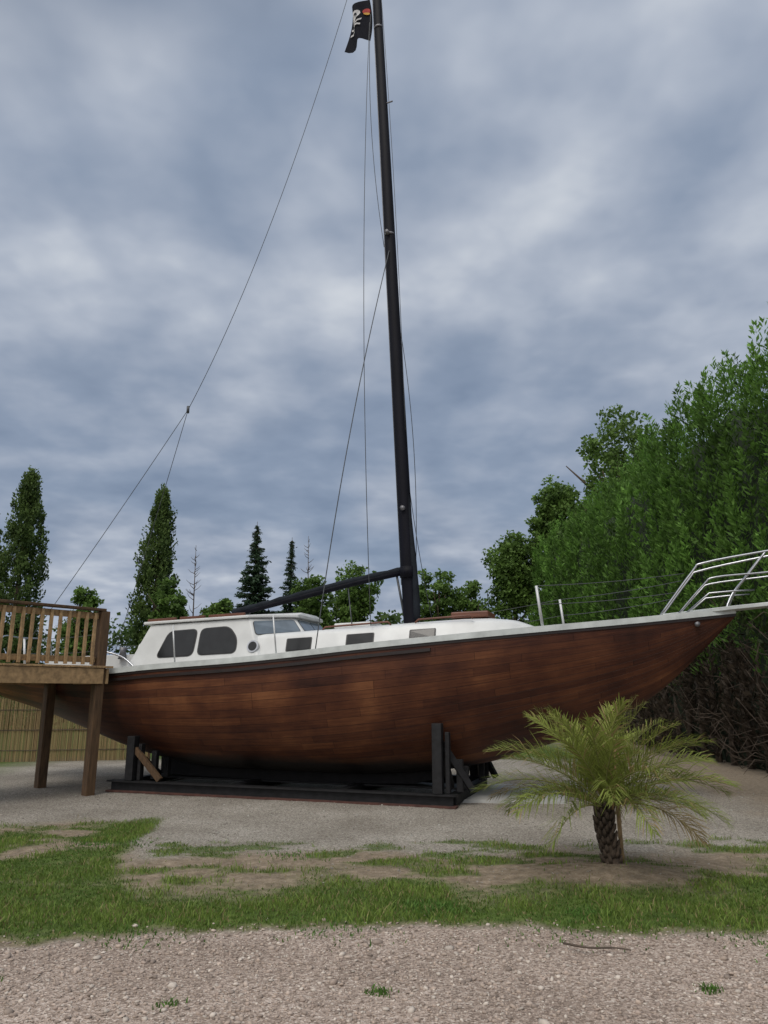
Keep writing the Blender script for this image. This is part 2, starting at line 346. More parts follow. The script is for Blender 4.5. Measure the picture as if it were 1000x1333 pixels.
def deciduous(name,x,y,H,W,colA=GA,colB=GB,nc=150,m=52,leaf=.23,zlo=.18):
    e=empty(name,(x,y,0))
    tubes('trunk_and_limbs',limbs((0,0),H,.02*H,.85,9,W*.8),M_bark,e,7)
    C=[]
    nl=9
    for i in range(nl):
        a=rng.uniform(0,6.28); q=rng.random(); zc=H*(zlo+.12+(.72-zlo)*q); rr=W*(.75-.45*q)*rng.uniform(.5,.9)
        cx,cy=math.cos(a)*rr*.8,math.sin(a)*rr*.8; lr=W*rng.uniform(.38,.6)
        k=nc//nl; p=norm(rng.normal(0,1,(k,3)))*(rng.random((k,1))**.4)*lr; p[:,2]*=1.15
        C.append(p+np.array([cx,cy,zc]))
    k=nc//4; p=norm(rng.normal(0,1,(k,3)))*(rng.random((k,1))**.4)*np.array([W*.5,W*.5,H*.22]); C.append(p+np.array([0,0,H*.76]))
    C=np.concatenate(C); C=C[C[:,2]>H*zlo*.8]; C[:,2]=np.minimum(C[:,2],H-.3)
    rad=rng.uniform(.35,.75,len(C))*W*.2+.15
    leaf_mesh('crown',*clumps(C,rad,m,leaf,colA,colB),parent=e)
def poplar(name,x,y,H,W):
    e=empty(name,(x,y,0)); tubes('trunk_and_limbs',limbs((0,0),H,.22,.95,10,.8,.12),M_bark,e,6)
    n=380; q=rng.random(n)**.9; zc=H*(.08+.90*q); prof=W*np.clip(np.sin(np.clip((q*.90+.12),0,1)*math.pi)**.55,0.12,1)
    prof=prof*(0.85+.25*vnoise(zc*.9+x,zc*0+y))
    a=rng.uniform(0,6.28,n); rr=prof*np.sqrt(rng.random(n))*(.8+.2*rng.random(n)); C=np.stack([np.cos(a)*rr,np.sin(a)*rr,zc],-1)
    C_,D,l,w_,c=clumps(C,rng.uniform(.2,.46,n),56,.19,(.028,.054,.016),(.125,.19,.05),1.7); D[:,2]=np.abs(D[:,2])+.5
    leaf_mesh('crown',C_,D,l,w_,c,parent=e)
def spruce(name,x,y,H,W,dens=1.0,colA=(.018,.038,.018),colB=(.06,.105,.055)):
    e=empty(name,(x,y,0)); L=[([(0,0,-.1),(0,0,H*.5),(0,0,H)],[.16,.09,.012])]
    Cs=[];Ds=[];Ls=[]
    zv=H*.08
    while zv<H-.1:
        fr=(zv/H); Lr=W*(1-fr)**1.0*random.uniform(.75,1.2)+.08
        for b_ in range(int(8*dens)+1):
            a=random.uniform(0,6.28); l=Lr*random.uniform(.6,1.2); up=.35*(fr-.35); z0=zv+random.uniform(-.1,.1)
            pts=[Vector((0,0,z0)),Vector((math.cos(a)*l*.5,math.sin(a)*l*.5,z0+l*(up-.16))),Vector((math.cos(a)*l,math.sin(a)*l,z0+l*(up-.10)))]
            L.append((pts,[.03,.018,.006]))
            k=int(48*l*dens)+6; t=rng.random(k)**.8
            P_=np.array([pts[0].lerp(pts[1],min(1,q*2)) if q<.5 else pts[1].lerp(pts[2],q*2-1) for q in t])
            P_+=rng.normal(0,.065,(k,3))*np.array([1.8,1.8,1.0])*(0.3+l*.5); P_[:,2]-=.06; Cs.append(P_)
            Ds.append(np.array([math.cos(a),math.sin(a),-.35])+rng.normal(0,.5,(k,3))); Ls.append(rng.uniform(.16,.36,k)*min(1,.45+l*.6))
        zv+=random.uniform(.24,.40)*(1.15-fr*.5)
    tubes('trunk_and_branches',L,M_bark,e,5)
    C=np.concatenate(Cs);D=np.concatenate(Ds);n=len(C); t=rng.random((n,1)); Lx=np.concatenate(Ls)
    leaf_mesh('needles',C,D,Lx,Lx*rng.uniform(.28,.4,n),np.array(colA)*(1-t)+np.array(colB)*t,parent=e)
def bare(name,x,y,H):
    e=empty(name,(x,y,0)); L=[([(0,0,0),(.1,0,H*.5),(0,0,H)],[.09,.05,.012])]
    for i in range(44):
        z0=H*random.uniform(.3,.97); a=random.uniform(0,6.28); l=(1-z0/H)*1.1+.2
        L.append(([(0.05,0,z0),(math.cos(a)*l*.6,math.sin(a)*l*.6,z0+l*.3),(math.cos(a)*l,math.sin(a)*l,z0+l*.7)],[.022,.015,.008]))
    tubes('trunk_and_branches',L,M_twig,e,5)
poplar('poplar_tree',-22.3,45,15.4,1.6); poplar('poplar_tree',-25.2,46,12.8,1.6); poplar('poplar_tree',-13.9,45,14.0,1.45)
spruce('spruce_tree',-7.9,45,11.9,2.4,1.2); spruce('spruce_tree',-5.7,45,10.9,1.6,1.1)
bare('bare_tree',-11.9,46,10.6); bare('bare_tree',-4.8,46,11.2)
deciduous('broadleaf_tree',-1.9,46,9.7,2.8); deciduous('broadleaf_tree',-10.0,44,7.4,2.0); deciduous('broadleaf_tree',3.4,46,9.2,2.4)
deciduous('broadleaf_tree',-17.2,43,7.8,2.0); deciduous('broadleaf_tree',-12.3,42,8.0,1.8); deciduous('broadleaf_tree',-4.2,44,8.4,1.9)
deciduous('broadleaf_tree',5.6,47,8.8,2.3); deciduous('broadleaf_tree',7.9,44,11.2,2.8,GA,GB,240)
deciduous('broadleaf_tree',10.3,43,14.8,2.7,GA,GB,260,52,.23)
deciduous('broadleaf_tree',10.9,33,15.0,3.4,GA,GB,420,52,.19)
deciduous('broadleaf_tree',13.8,37,15.6,3.4,GA,GB,280,52,.22)
n=760; xx=rng.uniform(-75,75,n); top=4.6+2.6*fbm(xx*.22,xx*0+2,3); C=np.stack([xx,rng.uniform(49,55,n),rng.random(n)*top],-1)
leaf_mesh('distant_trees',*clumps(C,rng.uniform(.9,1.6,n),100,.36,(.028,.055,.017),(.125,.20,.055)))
n=130; C=np.stack([rng.uniform(-26,-8,n),rng.uniform(30,34,n),rng.random(n)*2.4],-1)
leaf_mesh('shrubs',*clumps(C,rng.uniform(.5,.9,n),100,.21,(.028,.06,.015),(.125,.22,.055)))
# ---- hedge of cypress
hedge=empty('cypress_hedge',(0,0,0))
def hx(y): return 7.35+.02*(y-14)
def hH(y): return 8.1+1.2*fbm(y*.5,y*0+1,3)
Cs=[];Ds=[];Ls=[];Co=[]
def plume(cx,cy,cz,hh,rr,n,leaf,brown,out):
    t=rng.random(n)**.8; r=rr*(1-t)**.7*rng.random(n)**.5+.02; a=rng.uniform(0,6.28,n)
    P_=np.stack([cx+np.cos(a)*r+out[0]*t*hh*.25,cy+np.sin(a)*r+out[1]*t*hh*.25,cz+t*hh-.2*hh],-1)
    D=np.stack([np.cos(a)*.7+out[0]*.4,np.sin(a)*.7+out[1]*.4,np.full(n,.9)],-1)+rng.normal(0,.3,(n,3))
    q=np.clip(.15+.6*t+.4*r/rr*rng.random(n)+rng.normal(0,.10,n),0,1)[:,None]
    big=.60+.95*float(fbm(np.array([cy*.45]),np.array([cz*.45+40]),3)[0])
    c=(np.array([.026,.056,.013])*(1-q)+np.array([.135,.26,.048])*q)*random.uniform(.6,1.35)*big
    if brown>0: c=c*(1-brown)*.5+np.array([.065,.050,.036])*brown*rng.uniform(.5,1.2,(n,1))
    Cs.append(P_);Ds.append(D);Ls.append(leaf*rng.uniform(.6,1.3,n));Co.append(c)
y=9.5
while y<40:
    st=.30+.012*(y-10)
    H=float(hH(np.array([y]))[0]); zc=.2
    while zc<H-.3:
        yy=y+random.uniform(-.2,.2); x0=float(hx(yy))+.55*(float(fbm(np.array([yy*.8]),np.array([zc*.5]),3)[0])-.5)*2.6+(zc/H)**3*.7
        lim=2.5+1.2*(float(vnoise(np.array([yy*.7]),np.array([3.3]))[0])-.5)
        br=1.0 if zc<lim-.5+random.uniform(-.5,.5) else (0.4 if zc<lim+.5 and random.random()<.5 else 0)
        if not(br==1.0 and random.random()<.35):
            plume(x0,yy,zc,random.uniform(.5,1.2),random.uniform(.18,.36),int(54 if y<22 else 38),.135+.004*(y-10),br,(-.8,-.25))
        zc+=random.uniform(.26,.42)*(1+.01*(y-10))
    for xo in np.arange(0,2.6,.5):
        if xo>0:
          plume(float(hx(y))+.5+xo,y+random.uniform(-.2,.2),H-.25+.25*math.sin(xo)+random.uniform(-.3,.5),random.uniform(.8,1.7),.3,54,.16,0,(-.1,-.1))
    y+=st
for zc in np.arange(.3,8.5,.4):
    for xo in np.arange(0,3,.4):
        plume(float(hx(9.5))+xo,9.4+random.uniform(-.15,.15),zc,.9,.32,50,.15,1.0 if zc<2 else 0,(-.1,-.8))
C=np.concatenate(Cs);D=np.concatenate(Ds);Lx=np.concatenate(Ls);Cc=np.concatenate(Co)
leaf_mesh('foliage',C,D,Lx,Lx*rng.uniform(.22,.4,len(Lx)),Cc,hedge)
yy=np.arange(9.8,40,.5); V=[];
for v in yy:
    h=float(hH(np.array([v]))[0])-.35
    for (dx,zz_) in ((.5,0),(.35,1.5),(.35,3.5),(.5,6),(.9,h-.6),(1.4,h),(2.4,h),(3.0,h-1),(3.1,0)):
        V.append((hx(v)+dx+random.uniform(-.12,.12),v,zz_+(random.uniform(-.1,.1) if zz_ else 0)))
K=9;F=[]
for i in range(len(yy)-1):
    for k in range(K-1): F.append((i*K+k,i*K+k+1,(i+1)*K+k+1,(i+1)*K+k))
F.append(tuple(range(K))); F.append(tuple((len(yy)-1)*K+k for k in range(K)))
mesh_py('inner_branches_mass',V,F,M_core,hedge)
tw=[]
for i in range(520):
    y0=random.uniform(9.6,24); z0=random.uniform(.1,3.2); x0=hx(y0)+.35; a=random.uniform(-1,1); l=random.uniform(.4,1.1)
    tw.append(([(x0,y0,z0),(x0-l*.5,y0+a*l*.4,z0+random.uniform(-.2,.3)),(x0-l*.8,y0+a*l*.7,z0+random.uniform(-.3,.6))],[.014,.009,.003]))
for i in range(38):
    y0=9.8+i*.8; tw.append(([(hx(y0)+.25,y0,-.05),(hx(y0)+.3,y0+.1,2.5)],[.08,.06]))
tubes('dead_twigs_and_trunks',tw,M_twig,hedge,5)
# ---------------------------------------------------------------- reed fence
fe=empty('reed_fence',(0,0,0))
V=[];F=[];cc=[]
p0=np.array([-10.6,17.4]);p1=np.array([-5.6,18.4]); n=520
for i in range(n):
    t=i/n; x,y=p0*(1-t)+p1*t; y+=random.uniform(-.015,.015); r=.0055; h=1.42+random.uniform(-.04,.05); o=len(V)
    lean=random.uniform(-.01,.01)
    for zz_ in (0,h):
        for k in range(4):
            a=k*math.pi/2; V.append((x+math.cos(a)*r+lean*zz_,y+math.sin(a)*r,zz_))
    for k in range(4): F.append((o+k,o+(k+1)%4,o+4+(k+1)%4,o+4+k))
    c=np.array([.34,.25,.13])*random.uniform(.55,1.2); cc+= [c]*8
mesh_np('reeds',V,F,M_stone,fe,col=np.array(cc))
for zz_ in (.25,.7,1.15): beam('wire_band',(p0[0],p0[1]-.02,zz_),(p1[0],p1[1]-.02,zz_),.01,.015,M_twig,fe,bevel=0)
for t in np.linspace(0,1,5): 
    q=p0*(1-t)+p1*t; beam('post',(q[0],q[1]+.06,0),(q[0],q[1]+.06,1.5),.07,.07,M_post,fe)
# ---------------------------------------------------------------- BOAT
yaw=math.atan2(-.319,.948)
boat=empty('sailing_yacht',(-1.45,12.95,0),yaw)
def spline(tab):
    a=np.array(tab,float)
    m=np.gradient(a[:,1],a[:,0]); 
    def f(t):
        t=np.clip(t,a[0,0],a[-1,0]); i=np.clip(np.searchsorted(a[:,0],t)-1,0,len(a)-2)
        h=a[i+1,0]-a[i,0]; u=(t-a[i,0])/h
        return (2*u**3-3*u**2+1)*a[i,1]+(u**3-2*u**2+u)*h*m[i]+(-2*u**3+3*u**2)*a[i+1,1]+(u**3-u**2)*h*m[i+1]
    return f
B=spline([(-6.1,.62),(-5,.98),(-4,1.24),(-2,1.53),(0,1.63),(2,1.5),(3,1.32),(4,1.06),(5,.73),(6,.37),(6.9,.03)])
HS=spline([(-6.1,1.92),(-4,1.87),(-2.8,1.88),(-2,1.93),(0,2.04),(2,2.22),(4,2.40),(5.5,2.54),(6.9,2.69)])
HK=spline([(-6.1,1.42),(-5,1.17),(-4,.88),(-3,.58),(-2,.38),(0,.30),(2,.33),(3,.46),(4,.74),(5,1.12),(5.8,1.58),(6.4,2.12),(6.9,2.62)])
NE=spline([(-6.1,2.0),(-3,2.1),(0,2.5),(2,2.3),(4,1.75),(6.9,1.3)])
T=np.concatenate([np.linspace(-6.1,5.5,100),np.linspace(5.56,6.9,26)]); NW=26
V=[];UV=[]
for t in T:
    b_,hs,hk,ne=float(B(t)),float(HS(t)),float(HK(t)),float(NE(t))
    sec=[]
    for j in range(NW+1):
        ph=(math.pi/2)*j/NW; yb=abs(math.sin(ph))**(2/ne)*b_; zr=1-abs(math.cos(ph))**(2/ne); sec.append((yb,hk+(hs-hk)*zr))
    sec=np.array(sec); d=np.r_[0,np.cumsum(np.hypot(*np.diff(sec,axis=0).T))]; gth=d[-1]
    q=np.linspace(0,gth,NW+1); yy_=np.interp(q,d,sec[:,0]); zz_=np.interp(q,d,sec[:,1])
    for side in (-1,1):
        for j in range(NW+1):
            V.append((t,side*yy_[j],zz_[j])); UV.append((t+ (20 if side>0 else 0),(1-j/NW)*(.55*2.55+.45*gth)))
S=NW+1;F=[]
for i in range(len(T)-1):
    a0=i*2*S;a1=(i+1)*2*S
    for j in range(NW):
        F.append((a0+j,a1+j,a1+j+1,a0+j+1)); F.append((a0+S+j+1,a1+S+j+1,a1+S+j,a0+S+j))
m,nt,b=new_mat('varnished_planks')
tc=nt.nodes.new('ShaderNodeTexCoord')
# shift each strake lengthwise by its own random amount so butt joints fall irregularly
def mm(op,a,bb,clamp=False):
    n=nt.nodes.new('ShaderNodeMath'); n.operation=op; n.use_clamp=clamp
    for i,v in enumerate((a,bb)):
        if isinstance(v,(int,float)): n.inputs[i].default_value=v
        else: nt.links.new(v,n.inputs[i])
    return n.outputs[0]
RH=.118
su=nt.nodes.new('ShaderNodeSeparateXYZ'); nt.links.new(tc.outputs['UV'],su.inputs[0])
row=mm('FLOOR',mm('DIVIDE',su.outputs[1],RH),0.0)
wn=nt.nodes.new('ShaderNodeTexWhiteNoise'); wn.noise_dimensions='1D'; nt.links.new(row,wn.inputs['W'])
cu=nt.nodes.new('ShaderNodeCombineXYZ'); nt.links.new(mm('ADD',su.outputs[0],mm('MULTIPLY',wn.outputs['Value'],7.0)),cu.inputs[0]); nt.links.new(su.outputs[1],cu.inputs[1])
def brick(w_,h_,off,mort,c1,c2,cm):
    n=nt.nodes.new('ShaderNodeTexBrick'); n.offset=off; n.offset_frequency=2; n.inputs['Scale'].default_value=1; n.inputs['Brick Width'].default_value=w_; n.inputs['Row Height'].default_value=h_
    n.inputs['Mortar Size'].default_value=mort; n.inputs['Mortar Smooth'].default_value=.2; n.inputs['Color1'].default_value=(*c1,1); n.inputs['Color2'].default_value=(*c2,1); n.inputs['Mortar'].default_value=(*cm,1)
    nt.links.new(cu.outputs[0],n.inputs['Vector']); return n
b1=brick(1.9,RH,.0,.003,(0,0,0),(1,1,1),(0.3,.3,.3))
b2=brick(3.3,RH,.0,.0,(0,0,0),(1,1,1),(.5,.5,.5))
bm=brick(1.9,RH,.0,.0030,(1,1,1),(1,1,1),(.40,.36,.36))
mp=nt.nodes.new('ShaderNodeMapping'); mp.inputs['Scale'].default_value=(1.2,22,1); nt.links.new(cu.outputs[0],mp.inputs[0])
n1=nt.nodes.new('ShaderNodeTexNoise'); n1.inputs['Scale'].default_value=1.6; n1.inputs['Detail'].default_value=8; n1.inputs['Distortion'].default_value=.6; nt.links.new(mp.outputs[0],n1.inputs['Vector'])
n2=nt.nodes.new('ShaderNodeTexNoise'); n2.inputs['Scale'].default_value=1.0; n2.inputs['Detail'].default_value=6; n2.inputs['Roughness'].default_value=.6; nt.links.new(tc.outputs['Object'],n2.inputs['Vector'])
f=mm('ADD',mm('MULTIPLY',b1.outputs['Color'],.18),mm('MULTIPLY',b2.outputs['Color'],.14))
f=mm('ADD',f,mm('MULTIPLY',n1.outputs['Fac'],.46)); f=mm('ADD',f,mm('MULTIPLY',n2.outputs['Fac'],1.15)); f=mm('SUBTRACT',f,.50,True)
wr=ramp(nt,[(0.12,(0.022,0.0085,0.007)),(0.36,(0.054,0.018,0.0105)),(0.58,(0.102,0.036,0.0165)),(0.85,(0.20,0.080,0.033))]); nt.links.new(f,wr.inputs[0])
c=mixc(1.0,wr.outputs[0],bm.outputs['Color'],'MULTIPLY')
so=nt.nodes.new('ShaderNodeSeparateXYZ'); nt.links.new(tc.outputs['Object'],so.inputs[0])
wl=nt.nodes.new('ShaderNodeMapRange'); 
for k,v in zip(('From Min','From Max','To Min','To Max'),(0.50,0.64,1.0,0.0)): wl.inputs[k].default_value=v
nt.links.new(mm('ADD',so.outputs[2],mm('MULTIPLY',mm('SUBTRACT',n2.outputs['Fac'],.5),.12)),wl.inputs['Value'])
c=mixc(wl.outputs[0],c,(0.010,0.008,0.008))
nt.links.new(c,b.inputs['Base Color']); 
rr_=nt.nodes.new('ShaderNodeMapRange'); rr_.inputs['To Min'].default_value=.32; rr_.inputs['To Max'].default_value=.65; nt.links.new(n2.outputs['Fac'],rr_.inputs['Value']); nt.links.new(rr_.outputs[0],b.inputs['Roughness'])
b.inputs['Specular IOR Level'].default_value=.25
bp=nt.nodes.new('ShaderNodeBump'); bp.inputs['Strength'].default_value=.7; bp.inputs['Distance'].default_value=.008; nt.links.new(mm('ADD',mm('ADD',bm.outputs['Color'],mm('MULTIPLY',b1.outputs['Color'],.35)),mm('MULTIPLY',n1.outputs['Fac'],.3)),bp.inputs['Height']); nt.links.new(bp.outputs[0],b.inputs['Normal'])
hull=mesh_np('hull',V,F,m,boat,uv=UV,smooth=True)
tv=[V[j] for j in range(S)][::-1]+[V[S+j] for j in range(1,S)]
mesh_py('transom',[(v[0]-.001,v[1],v[2]) for v in tv],[tuple(range(len(tv)))],M_teak,boat)
V=[];F=[]
for t in T:
    b_,hs=float(B(t)),float(HS(t))
    for k in range(-4,5):
        u=k/4; V.append((t,u*max(b_-.01,.005),hs-.02+.06*(1-u*u)*min(1,b_)))
for i in range(len(T)-1):
    for k in range(8): F.append((i*9+k,(i+1)*9+k,(i+1)*9+k+1,i*9+k+1))
mesh_np('deck',V,F,M_deck,boat,smooth=True)
def sweep_rect(name,ts,off_in,off_out,z0,z1,mat,sides=(-1,1)):
    V=[];F=[]
    for side in sides:
        o=len(V)
        for t in ts:
            b_,hs=float(B(t)),float(HS(t))
            for (d,zz_) in ((off_out,z0),(off_out,z1),(-off_in,z1),(-off_in,z0)): V.append((t,side*max(b_+d,.004),hs+zz_))
        for i in range(len(ts)-1):
            for k in range(4): F.append((o+i*4+k,o+(i+1)*4+k,o+(i+1)*4+(k+1)%4,o+i*4+(k+1)%4))
        F.append((o,o+1,o+2,o+3)); F.append(tuple(o+(len(ts)-1)*4+k for k in (3,2,1,0)))
    mesh_py(name,V,F,mat,boat)
sweep_rect('toe_rail',T,.05,.025,-.035,.05,M_rail)
ts=np.linspace(-5.9,2.7,70); sweep_rect('rub_strake',ts,.02,.03,-.16,-.115,M_dark)
sweep_rect('covering_board',T,.005,.010,-.075,-.037,M_dark)
V=[];F=[]
for (t,hw,zb_,zt) in ((-2.6,.05,.17,.6),(-2.0,.14,.16,.55),(-.5,.22,.15,.5),(1.2,.2,.15,.5),(2.1,.13,.17,.5),(2.6,.04,.3,.6)):
    V+=[(t,-hw,zb_),(t,-hw*1.3,zt),(t,hw*1.3,zt),(t,hw,zb_)]
for i in range(5):
    for k in range(4): F.append((i*4+k,(i+1)*4+k,(i+1)*4+(k+1)%4,i*4+(k+1)%4))
mesh_py('keel',V,F,M_anti,boat)
st=[(-2.5,1.16,1.08,2.36,.06),(-1,1.2,1.1,2.42,.07),(0.3,1.17,1.07,2.47,.08),(1.2,1.1,1.0,2.51,.09),(2.2,1.0,.9,2.56,.09),(3.0,.9,.79,2.60,.09),(3.4,.83,.70,2.61,.08),(3.75,.72,.57,2.59,.06),(4.0,.55,.38,2.53,.03),(4.15,.3,.2,2.44,.01)]
def trunk_interp(t):
    a=np.array(st); return [float(np.interp(t,a[:,0],a[:,k])) for k in range(1,5)]
V=[];F=[]; tt=np.concatenate([np.linspace(-2.5,3.4,30),np.linspace(3.5,4.15,10)]); K=0
for t in tt:
    wb,wt,ht,cr_=trunk_interp(t); hb=float(HS(t))-.03
    half=[(wb,hb),(wt+.01,ht-.07),(wt-.012,ht-.03),(wt-.045,ht-.005),(wt-.1,ht+.01),(wt*.6,ht+cr_*.6),(0,ht+cr_)]
    sec=[(-a_,z_) for a_,z_ in half]+[(a_,z_) for a_,z_ in half[:-1][::-1]]; K=len(sec)
    V+=[(t,a_,z_) for a_,z_ in sec]
for i in range(len(tt)-1):
    for k in range(K-1): F.append((i*K+k,(i+1)*K+k,(i+1)*K+k+1,i*K+k+1))
F.append(tuple(range(K))[::-1]); F.append(tuple((len(tt)-1)*K+k for k in range(K)))
o=mesh_py('trunk_cabin',V,F,M_white,boat,smooth=True); 
md=o.modifiers.new('e','EDGE_SPLIT'); md.split_angle=R(40)
bot=[(-2.62,1.22,1.93),(-.15,1.22,2.03),(.55,.62,2.25)]; top=[(-2.30,1.06,2.66),(-.42,1.05,2.72),(.12,.5,2.76)]
ring=[(t,-y_,z_) for t,y_,z_ in bot]+[(t,y_,z_) for t,y_,z_ in bot[::-1]]
ring2=[(t,-y_,z_) for t,y_,z_ in top]+[(t,y_,z_) for t,y_,z_ in top[::-1]]
V=ring+ring2; F=[(i,(i+1)%6,6+(i+1)%6,6+i) for i in range(6)]+[tuple(range(6,12))]
mesh_py('pilothouse',V,F,M_white,boat,bevel=.02)
rt=[(-2.42,1.1,2.665),(-.42,1.1,2.725),(.20,.52,2.765)]
r0=[(t,-y_,z_) for t,y_,z_ in rt]+[(t,y_,z_) for t,y_,z_ in rt[::-1]]
V=[v for v in r0]+[(v[0],v[1],v[2]+.045) for v in r0]+[(v[0]*.97-.03,v[1]*.55,v[2]+.10) for v in r0]
F=[tuple(range(6))[::-1]]+[(i,(i+1)%6,6+(i+1)%6,6+i) for i in range(6)]+[(6+i,6+(i+1)%6,12+(i+1)%6,12+i) for i in range(6)]+[tuple(range(12,18))]
mesh_py('pilothouse_roof',V,F,M_white,boat,bevel=.012)
for a0,a1 in ((-2.35,-1.8),(-1.72,-1.25),(-1.17,-.5)):
    for sd_ in (-1,1): beam('roof_trim',(a0,sd_*1.06,2.735+.03*(a0+2.3)),(a1,sd_*1.06,2.735+.03*(a1+2.3)),.05,.05,M_teak,boat)
def round_poly(pts,r,n=5):
    P_=[Vector(p) for p in pts]; out=[]
    for i,p in enumerate(P_):
        a=P_[i-1];c_=P_[(i+1)%len(P_)]; d1=(a-p);d2=(c_-p); q=min(r,d1.length*.45,d2.length*.45); s=p+d1.normalized()*q;e=p+d2.normalized()*q
        for k in range(n+1):
            u=k/n; out.append((1-u)**2*s+2*u*(1-u)*p+u*u*e)
    return out
def pane(name,quad,poly,r,mat,fr=.02,out=.012):
    bl,br,tr,tl=[Vector(q) for q in quad]
    f=lambda u,v:(bl*(1-u)+br*u)*(1-v)+(tl*(1-u)+tr*u)*v
    nrm=(br-bl).cross(tl-bl).normalized()
    if nrm.y*bl.y<0 and abs(nrm.y)>.1: nrm=-nrm
    if abs(nrm.y)<=.1 and nrm.x<0: nrm=-nrm
    P_=round_poly([f(u,v) for u,v in poly],r); c_=sum(P_,Vector())/len(P_)
    def disc(nm,pp,o0,o1,mt):
        n=len(pp); V=[p+nrm*o0 for p in pp]+[p+nrm*o1 for p in pp]; F=[tuple(range(n,2*n))]+[(i,(i+1)%n,n+(i+1)%n,n+i) for i in range(n)]
        mesh_py(nm,V,F,mt,boat)
    big=[p+(p-c_).normalized()*fr for p in P_]
    disc(name+'_gasket',big,-.02,out*.5,M_gasket); disc(name,P_,-.01,out,mat)
for sd_ in (-1,1):
    q=[(-2.62,sd_*1.22,1.93),(-.15,sd_*1.22,2.03),(-.42,sd_*1.05,2.72),(-2.30,sd_*1.06,2.66)]
    pane('side_window',q,[(.21,.22),(.50,.22),(.50,.82),(.24,.80)],.10,M_glass)
    pane('side_window',q,[(.545,.22),(.84,.22),(.86,.55),(.80,.82),(.545,.82)],.10,M_glass)
    q2=[(-.15,sd_*1.22,2.03),(.55,sd_*.62,2.25),(.12,sd_*.5,2.76),(-.42,sd_*1.05,2.72)]
    pane('windscreen_corner',q2,[(.06,.60),(.94,.54),(.94,.92),(.06,.92)],.05,M_glass2,.012)
q3=[(.55,-.62,2.25),(.55,.62,2.25),(.12,.5,2.76),(.12,-.5,2.76)]
pane('windscreen',q3,[(.05,.54),(.48,.54),(.48,.92),(.05,.92)],.05,M_glass2,.012)
pane('windscreen',q3,[(.52,.54),(.95,.54),(.95,.92),(.52,.92)],.05,M_glass2,.012)
for sd_ in (-1,1):
    for a0,a1 in ((.30,.68),(1.28,1.68),(2.27,2.63)):
        def wp(t,v):
            wb,wt,ht,_=trunk_interp(t); hb=float(HS(t))-.03; 
            return (t,sd_*(wb+(wt+.01-wb)*v),hb+(ht-.07-hb)*v)
        q=[wp(a0,0),wp(a1,0),wp(a1,1),wp(a0,1)]
        pane('cabin_window',q,[(0,.40),(1,.40),(1,.90),(0,.90)],.02,M_glass,.022,.014)
for sd_ in (-1,1):
    for rad_,o_,mt in ((.10,.03,M_steel),(.075,.036,M_glass)):
        base_=Vector((-.28,sd_*1.165,2.26)); nrm=Vector((0,sd_*.97,.23)).normalized(); s_v=Vector((1,0,.04)).normalized(); u_v=nrm.cross(s_v)
        P_=[base_+s_v*math.cos(k*math.pi/12)*rad_+u_v*math.sin(k*math.pi/12)*rad_ for k in range(24)]
        n=24; mesh_py('porthole',[p-nrm*.03 for p in P_]+[p+nrm*o_*.5 for p in P_],[tuple(range(n,2*n))]+[(i,(i+1)%n,n+(i+1)%n,n+i) for i in range(n)],mt,boat)
for sd_ in (-1,1):
    L_=[]
    for a0,a1 in ((.75,1.9),(2.3,3.2)):
        pz=lambda t: trunk_interp(t)[2]+.075
        L_.append(([(a0,sd_*.78,pz(a0)-.05),(a0+.05,sd_*.78,pz(a0)),(a1-.05,sd_*.76,pz(a1)),(a1,sd_*.76,pz(a1)-.05)],.016))
    tubes('hand_rail',L_,M_teak,boat,6)
beam('fore_hatch',(2.75,0,2.735),(3.35,0,2.745),.62,.10,M_teak,boat,bevel=.02)
beam('main_hatch',(.75,0,2.62),(1.4,0,2.64),.6,.09,M_white,boat,bevel=.02)
beam('cockpit_coaming',(-4.6,-.85,2.03),(-2.6,-.98,2.05),.06,.26,M_white,boat); beam('cockpit_coaming',(-4.6,.85,2.03),(-2.6,.98,2.05),.06,.26,M_white,boat)
beam('cockpit_bulkhead',(-2.58,-.5,2.2),(-2.58,.5,2.2),.04,.6,M_teak,boat)
tubes('winch',[([(-2.85,-1.02,2.1),(-2.85,-1.02,2.22),(-2.85,-1.02,2.3)],[.08,.05,.07])],M_dull,boat,12)
def mz(h): return 2.0-.62*(h-2.6)/13.0
ms_=[(mz(h),0,h) for h in np.linspace(2.55,17.8,30)]
V=[];F=[];seg=16
for i,p in enumerate(ms_):
    r=.118-.035*(i/29)
    for k in range(seg):
        a=2*math.pi*k/seg; V.append((p[0]+math.cos(a)*r*1.05,p[1]+math.sin(a)*r*.8,p[2]))
for i in range(29):
    for k in range(seg): F.append((i*seg+k,i*seg+(k+1)%seg,(i+1)*seg+(k+1)%seg,(i+1)*seg+k))
F.append(tuple(29*seg+k for k in range(seg)))
mesh_py('mast',V,F,M_mast,boat,smooth=True)
tubes('mast_sail_track',[([(mz(h)-.125+.03*(h-2.6)/15,0,h) for h in (3.3,8,13,17.6)],.010)],M_dull,boat,6)
tubes('mast_sail_bundle',[(smooth_pts([(mz(2.75)+.12,-.03,2.7),(mz(3.3)+.13,-.04,3.3),(mz(4.2)+.10,-.03,4.2),(mz(5.4)+.05,-.02,5.6)],5),[.05,.06,.065,.062,.06,.055,.05,.052,.05,.045,.04,.035,.03,.022,.015,.008])],M_boomc,boat,8)
tubes('mast_collar',[([(mz(2.6),0,2.56),(mz(2.6),0,2.62)],.18),([(mz(3.5)+.0,0,3.42),(mz(3.5),0,3.6)],.14)],M_mast,boat,14)
fit=[]
for h in (10.0,14.9): fit.append(([(mz(h),0,h-.02),(mz(h),0,h+.02)],.118-.03*(h/17)))
